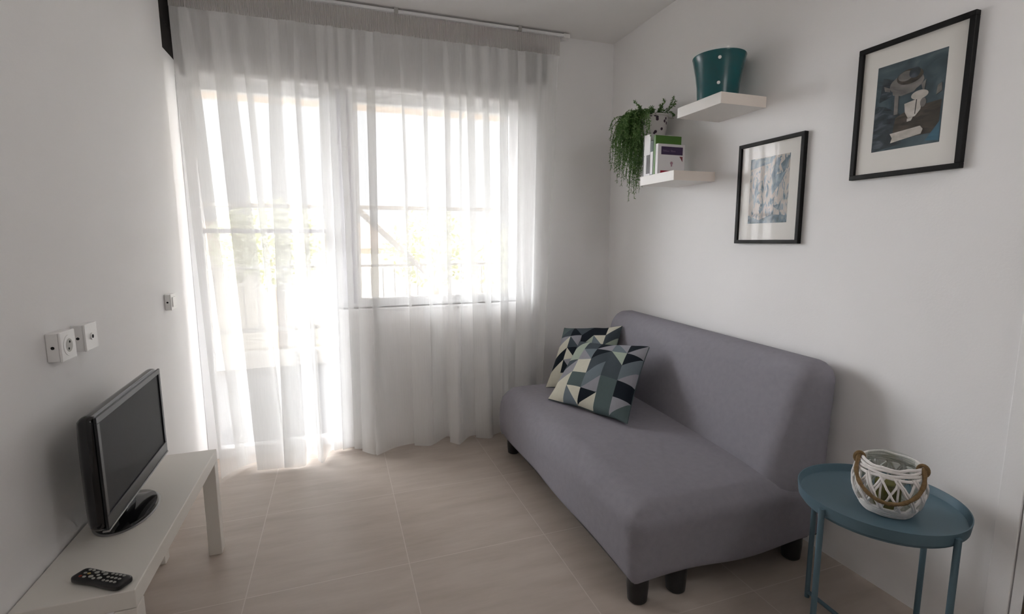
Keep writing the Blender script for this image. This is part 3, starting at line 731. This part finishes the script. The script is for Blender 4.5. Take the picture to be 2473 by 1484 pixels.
def abstract(t, y0, y1, z0, z1):
    b = NB(); W_, H_ = (y1-y0), (z1-z0); lay = [0]
    def poly(pts, mi):
        lay[0] += 1; prism(b, [(y0+u*W_, z0+v*H_) for u, v in pts], -.0100, -.0103-.00012*lay[0], mi)
    poly([(0, 0), (1, 0), (1, 1), (0, 1)], 0)
    poly([(.0, .84), (.55, .90), (.60, .99), (.02, .99)], 1); poly([(.0, .0), (1, 0), (1, .10), (.62, .13), (.3, .05), (.0, .13)], 1)
    poly([(.62, .55), (.78, .93), (.70, .97), (.56, .72)], 2); poly([(.60, .42), (.82, .60), (.92, .74), (.70, .72), (.58, .55)], 2)
    poly([(.14, .48), (.20, .70), (.24, .52), (.18, .30)], 2); poly([(.28, .20), (.44, .30), (.40, .22), (.32, .14)], 2)
    poly([(.78, .86), (.97, .97), (.97, .80), (.84, .76)], 1); poly([(.64, .26), (.82, .28), (.84, .18), (.74, .20)], 1)
    obj('print', b, [A_FIG, A_SKY, A_STR], t)
framed('framed_print', 'larger looking black framed still life print with dish, cup and book, nearest the camera', -2.179, -1.816, 1.5465, 2.0175, -1.886, -2.107, 1.640, 1.936, still_life)
framed('framed_print', 'black framed pale blue abstract print hanging below the upper floating shelf', -1.608, -1.244, 1.3048, 1.7753, -1.315, -1.535, 1.399, 1.699, abstract)
# ------------------------------------------------------------------ blue tray table and basket
TX, TY, TH = -.3155, -2.2256, .522
tt = thing('tray_table', 'round grey blue metal tray table beside the sofa bed', 'side table', (TX, TY, 0), -.064)
prof = [(0, TH-.026), (.208, TH-.026), (.213, TH-.024), (.2195, TH), (.2222, TH), (.2222, TH-.003), (.2185, TH-.034), (.214, TH-.036), (.206, TH-.036), (.204, TH-.029), (0, TH-.029)]
obj('tray', lathe(NB(), prof, 96), M_BLUE, tt, True)
b = NB(); tube(b, [(.206*math.cos(2*PI*k/64), .206*math.sin(2*PI*k/64), TH-.042) for k in range(64)], .005, 8, True); obj('support_ring', b, M_BLUE, tt, True)
for k in range(2):
    a = k*PI/2; z = .0085+.014*k
    rr = .2245
    for s in (1, -1):
        obj('leg', tube(NB(), [(s*rr*math.cos(a), s*rr*math.sin(a), .0005), (s*rr*math.cos(a), s*rr*math.sin(a), TH-.012)], .0085, 14), M_BLUE, tt, True)
    obj('floor_bar', tube(NB(), [(-rr*math.cos(a), -rr*math.sin(a), z), (rr*math.cos(a), rr*math.sin(a), z)], .0075, 12), M_BLUE, tt, True)
bk = thing('wicker_lantern', 'white woven wicker candle lantern with jute rope handle on the blue tray table', 'lantern', (-.328, -2.258, TH-.0252), .4)
BH = .162
prof_r = [(0.0, .060), (.10, .070), (.25, .082), (.42, .089), (.58, .0895), (.74, .084), (.88, .075), (1.0, .068)]
def brad(z):
    s = max(0, min(1, z/BH))
    for (s0, r0), (s1, r1) in zip(prof_r, prof_r[1:]):
        if s <= s1: f = (s-s0)/(s1-s0); return r0+(r1-r0)*f
    return prof_r[-1][1]
def pol(a, z, off=0): r = brad(z)+off; return (r*math.cos(a), r*math.sin(a), z)
def wv(b, pts, r, seed):
    tube(b, [Vector(p)+Vector((noise.noise(Vector((seed, i*.4, 0))), noise.noise(Vector((i*.4, seed, 3))), noise.noise(Vector((3, i*.4, seed)))))*.0015 for i, p in enumerate(pts)], r, 7, caps=True)
b = NB(); rnd = random.Random(4)
for k in range(5): wv(b, [pol(2*PI*i/40, .004+.0062*k, .001) for i in range(41)], .0042, k)
obj('base_band', b, M_WICK, bk, True); b = NB()
for k in range(4): wv(b, [pol(2*PI*i/40+k, BH-.034+.0085*k+.002*math.sin(i*.7+k), .001) for i in range(41)], .0046, k+9)
obj('rim_band', b, M_WICK, bk, True)
b = NB(); NS = 13
for k in range(NS):
    a0 = 2*PI*k/NS
    for dr, off in ((1, .001), (-1, .004)):
        tw = dr*(.62+rnd.uniform(-.12, .12))
        for dd in (-.045, .045) if rnd.random() < .75 else (0,):
            z0, z1 = .030, BH-.030
            wv(b, [pol(a0+dd+tw*(i/12-.5)+rnd.uniform(-.01, .01), z0+(z1-z0)*i/12, off) for i in range(13)], .0033, k*3+dr)
    if rnd.random() < .7: wv(b, [pol(a0+.2, .03+(BH-.06)*i/8, -.002) for i in range(9)], .003, k+40)
obj('lattice', b, M_WICK, bk, True)
obj('base', lathe(NB(), [(0, .0005), (.056, .0005), (.060, .004), (.060, .010), (0, .010)], 40), M_WICK, bk, True)
obj('glass_jar', lathe(NB(), [(.045, .012), (.062, .03), (.070, .075), (.066, .12), (.056, BH+.004), (.058, BH+.006)], 40), M_JAR, bk, True)
obj('candle', lathe(NB(), [(0, .012), (.032, .012), (.034, .016), (.034, .085), (.030, .089), (0, .086)], 32), mat('olive_wax', (.19, .17, .025), .6), bk, True)
# rope handle fallen to the front, tied at two sides of the rim
vd = Vector((CAM.x+.328, CAM.y+2.258, 0)).normalized(); fa = math.atan2(vd.y, vd.x)-.4
b = NB(); pts = []
aL, aR = fa-1.38, fa+1.38
aL, aR = min(aL, aR), max(aL, aR)
for k in range(33):
    s = k/32; a = aL+(aR-aL)*s
    z = BH-.004-.098*math.sin(PI*s**1.0)**1.1
    pts.append(pol(a, z, .010+.006*math.sin(PI*s)))
tube(b, pts, [.0058+.0008*math.sin(i*1.9) for i in range(33)], 9)
for a in (aL, aR):
    c = Vector(pol(a, BH-.012, .006))
    q = [c+Vector((math.cos(a)*.012*math.cos(w_), math.sin(a)*.012*math.cos(w_), .016*math.sin(w_))) for w_ in [2*PI*i/18 for i in range(18)]]
    tube(b, q, .0055, 8, True)
obj('rope_handle', b, M_ROPE, bk, True)
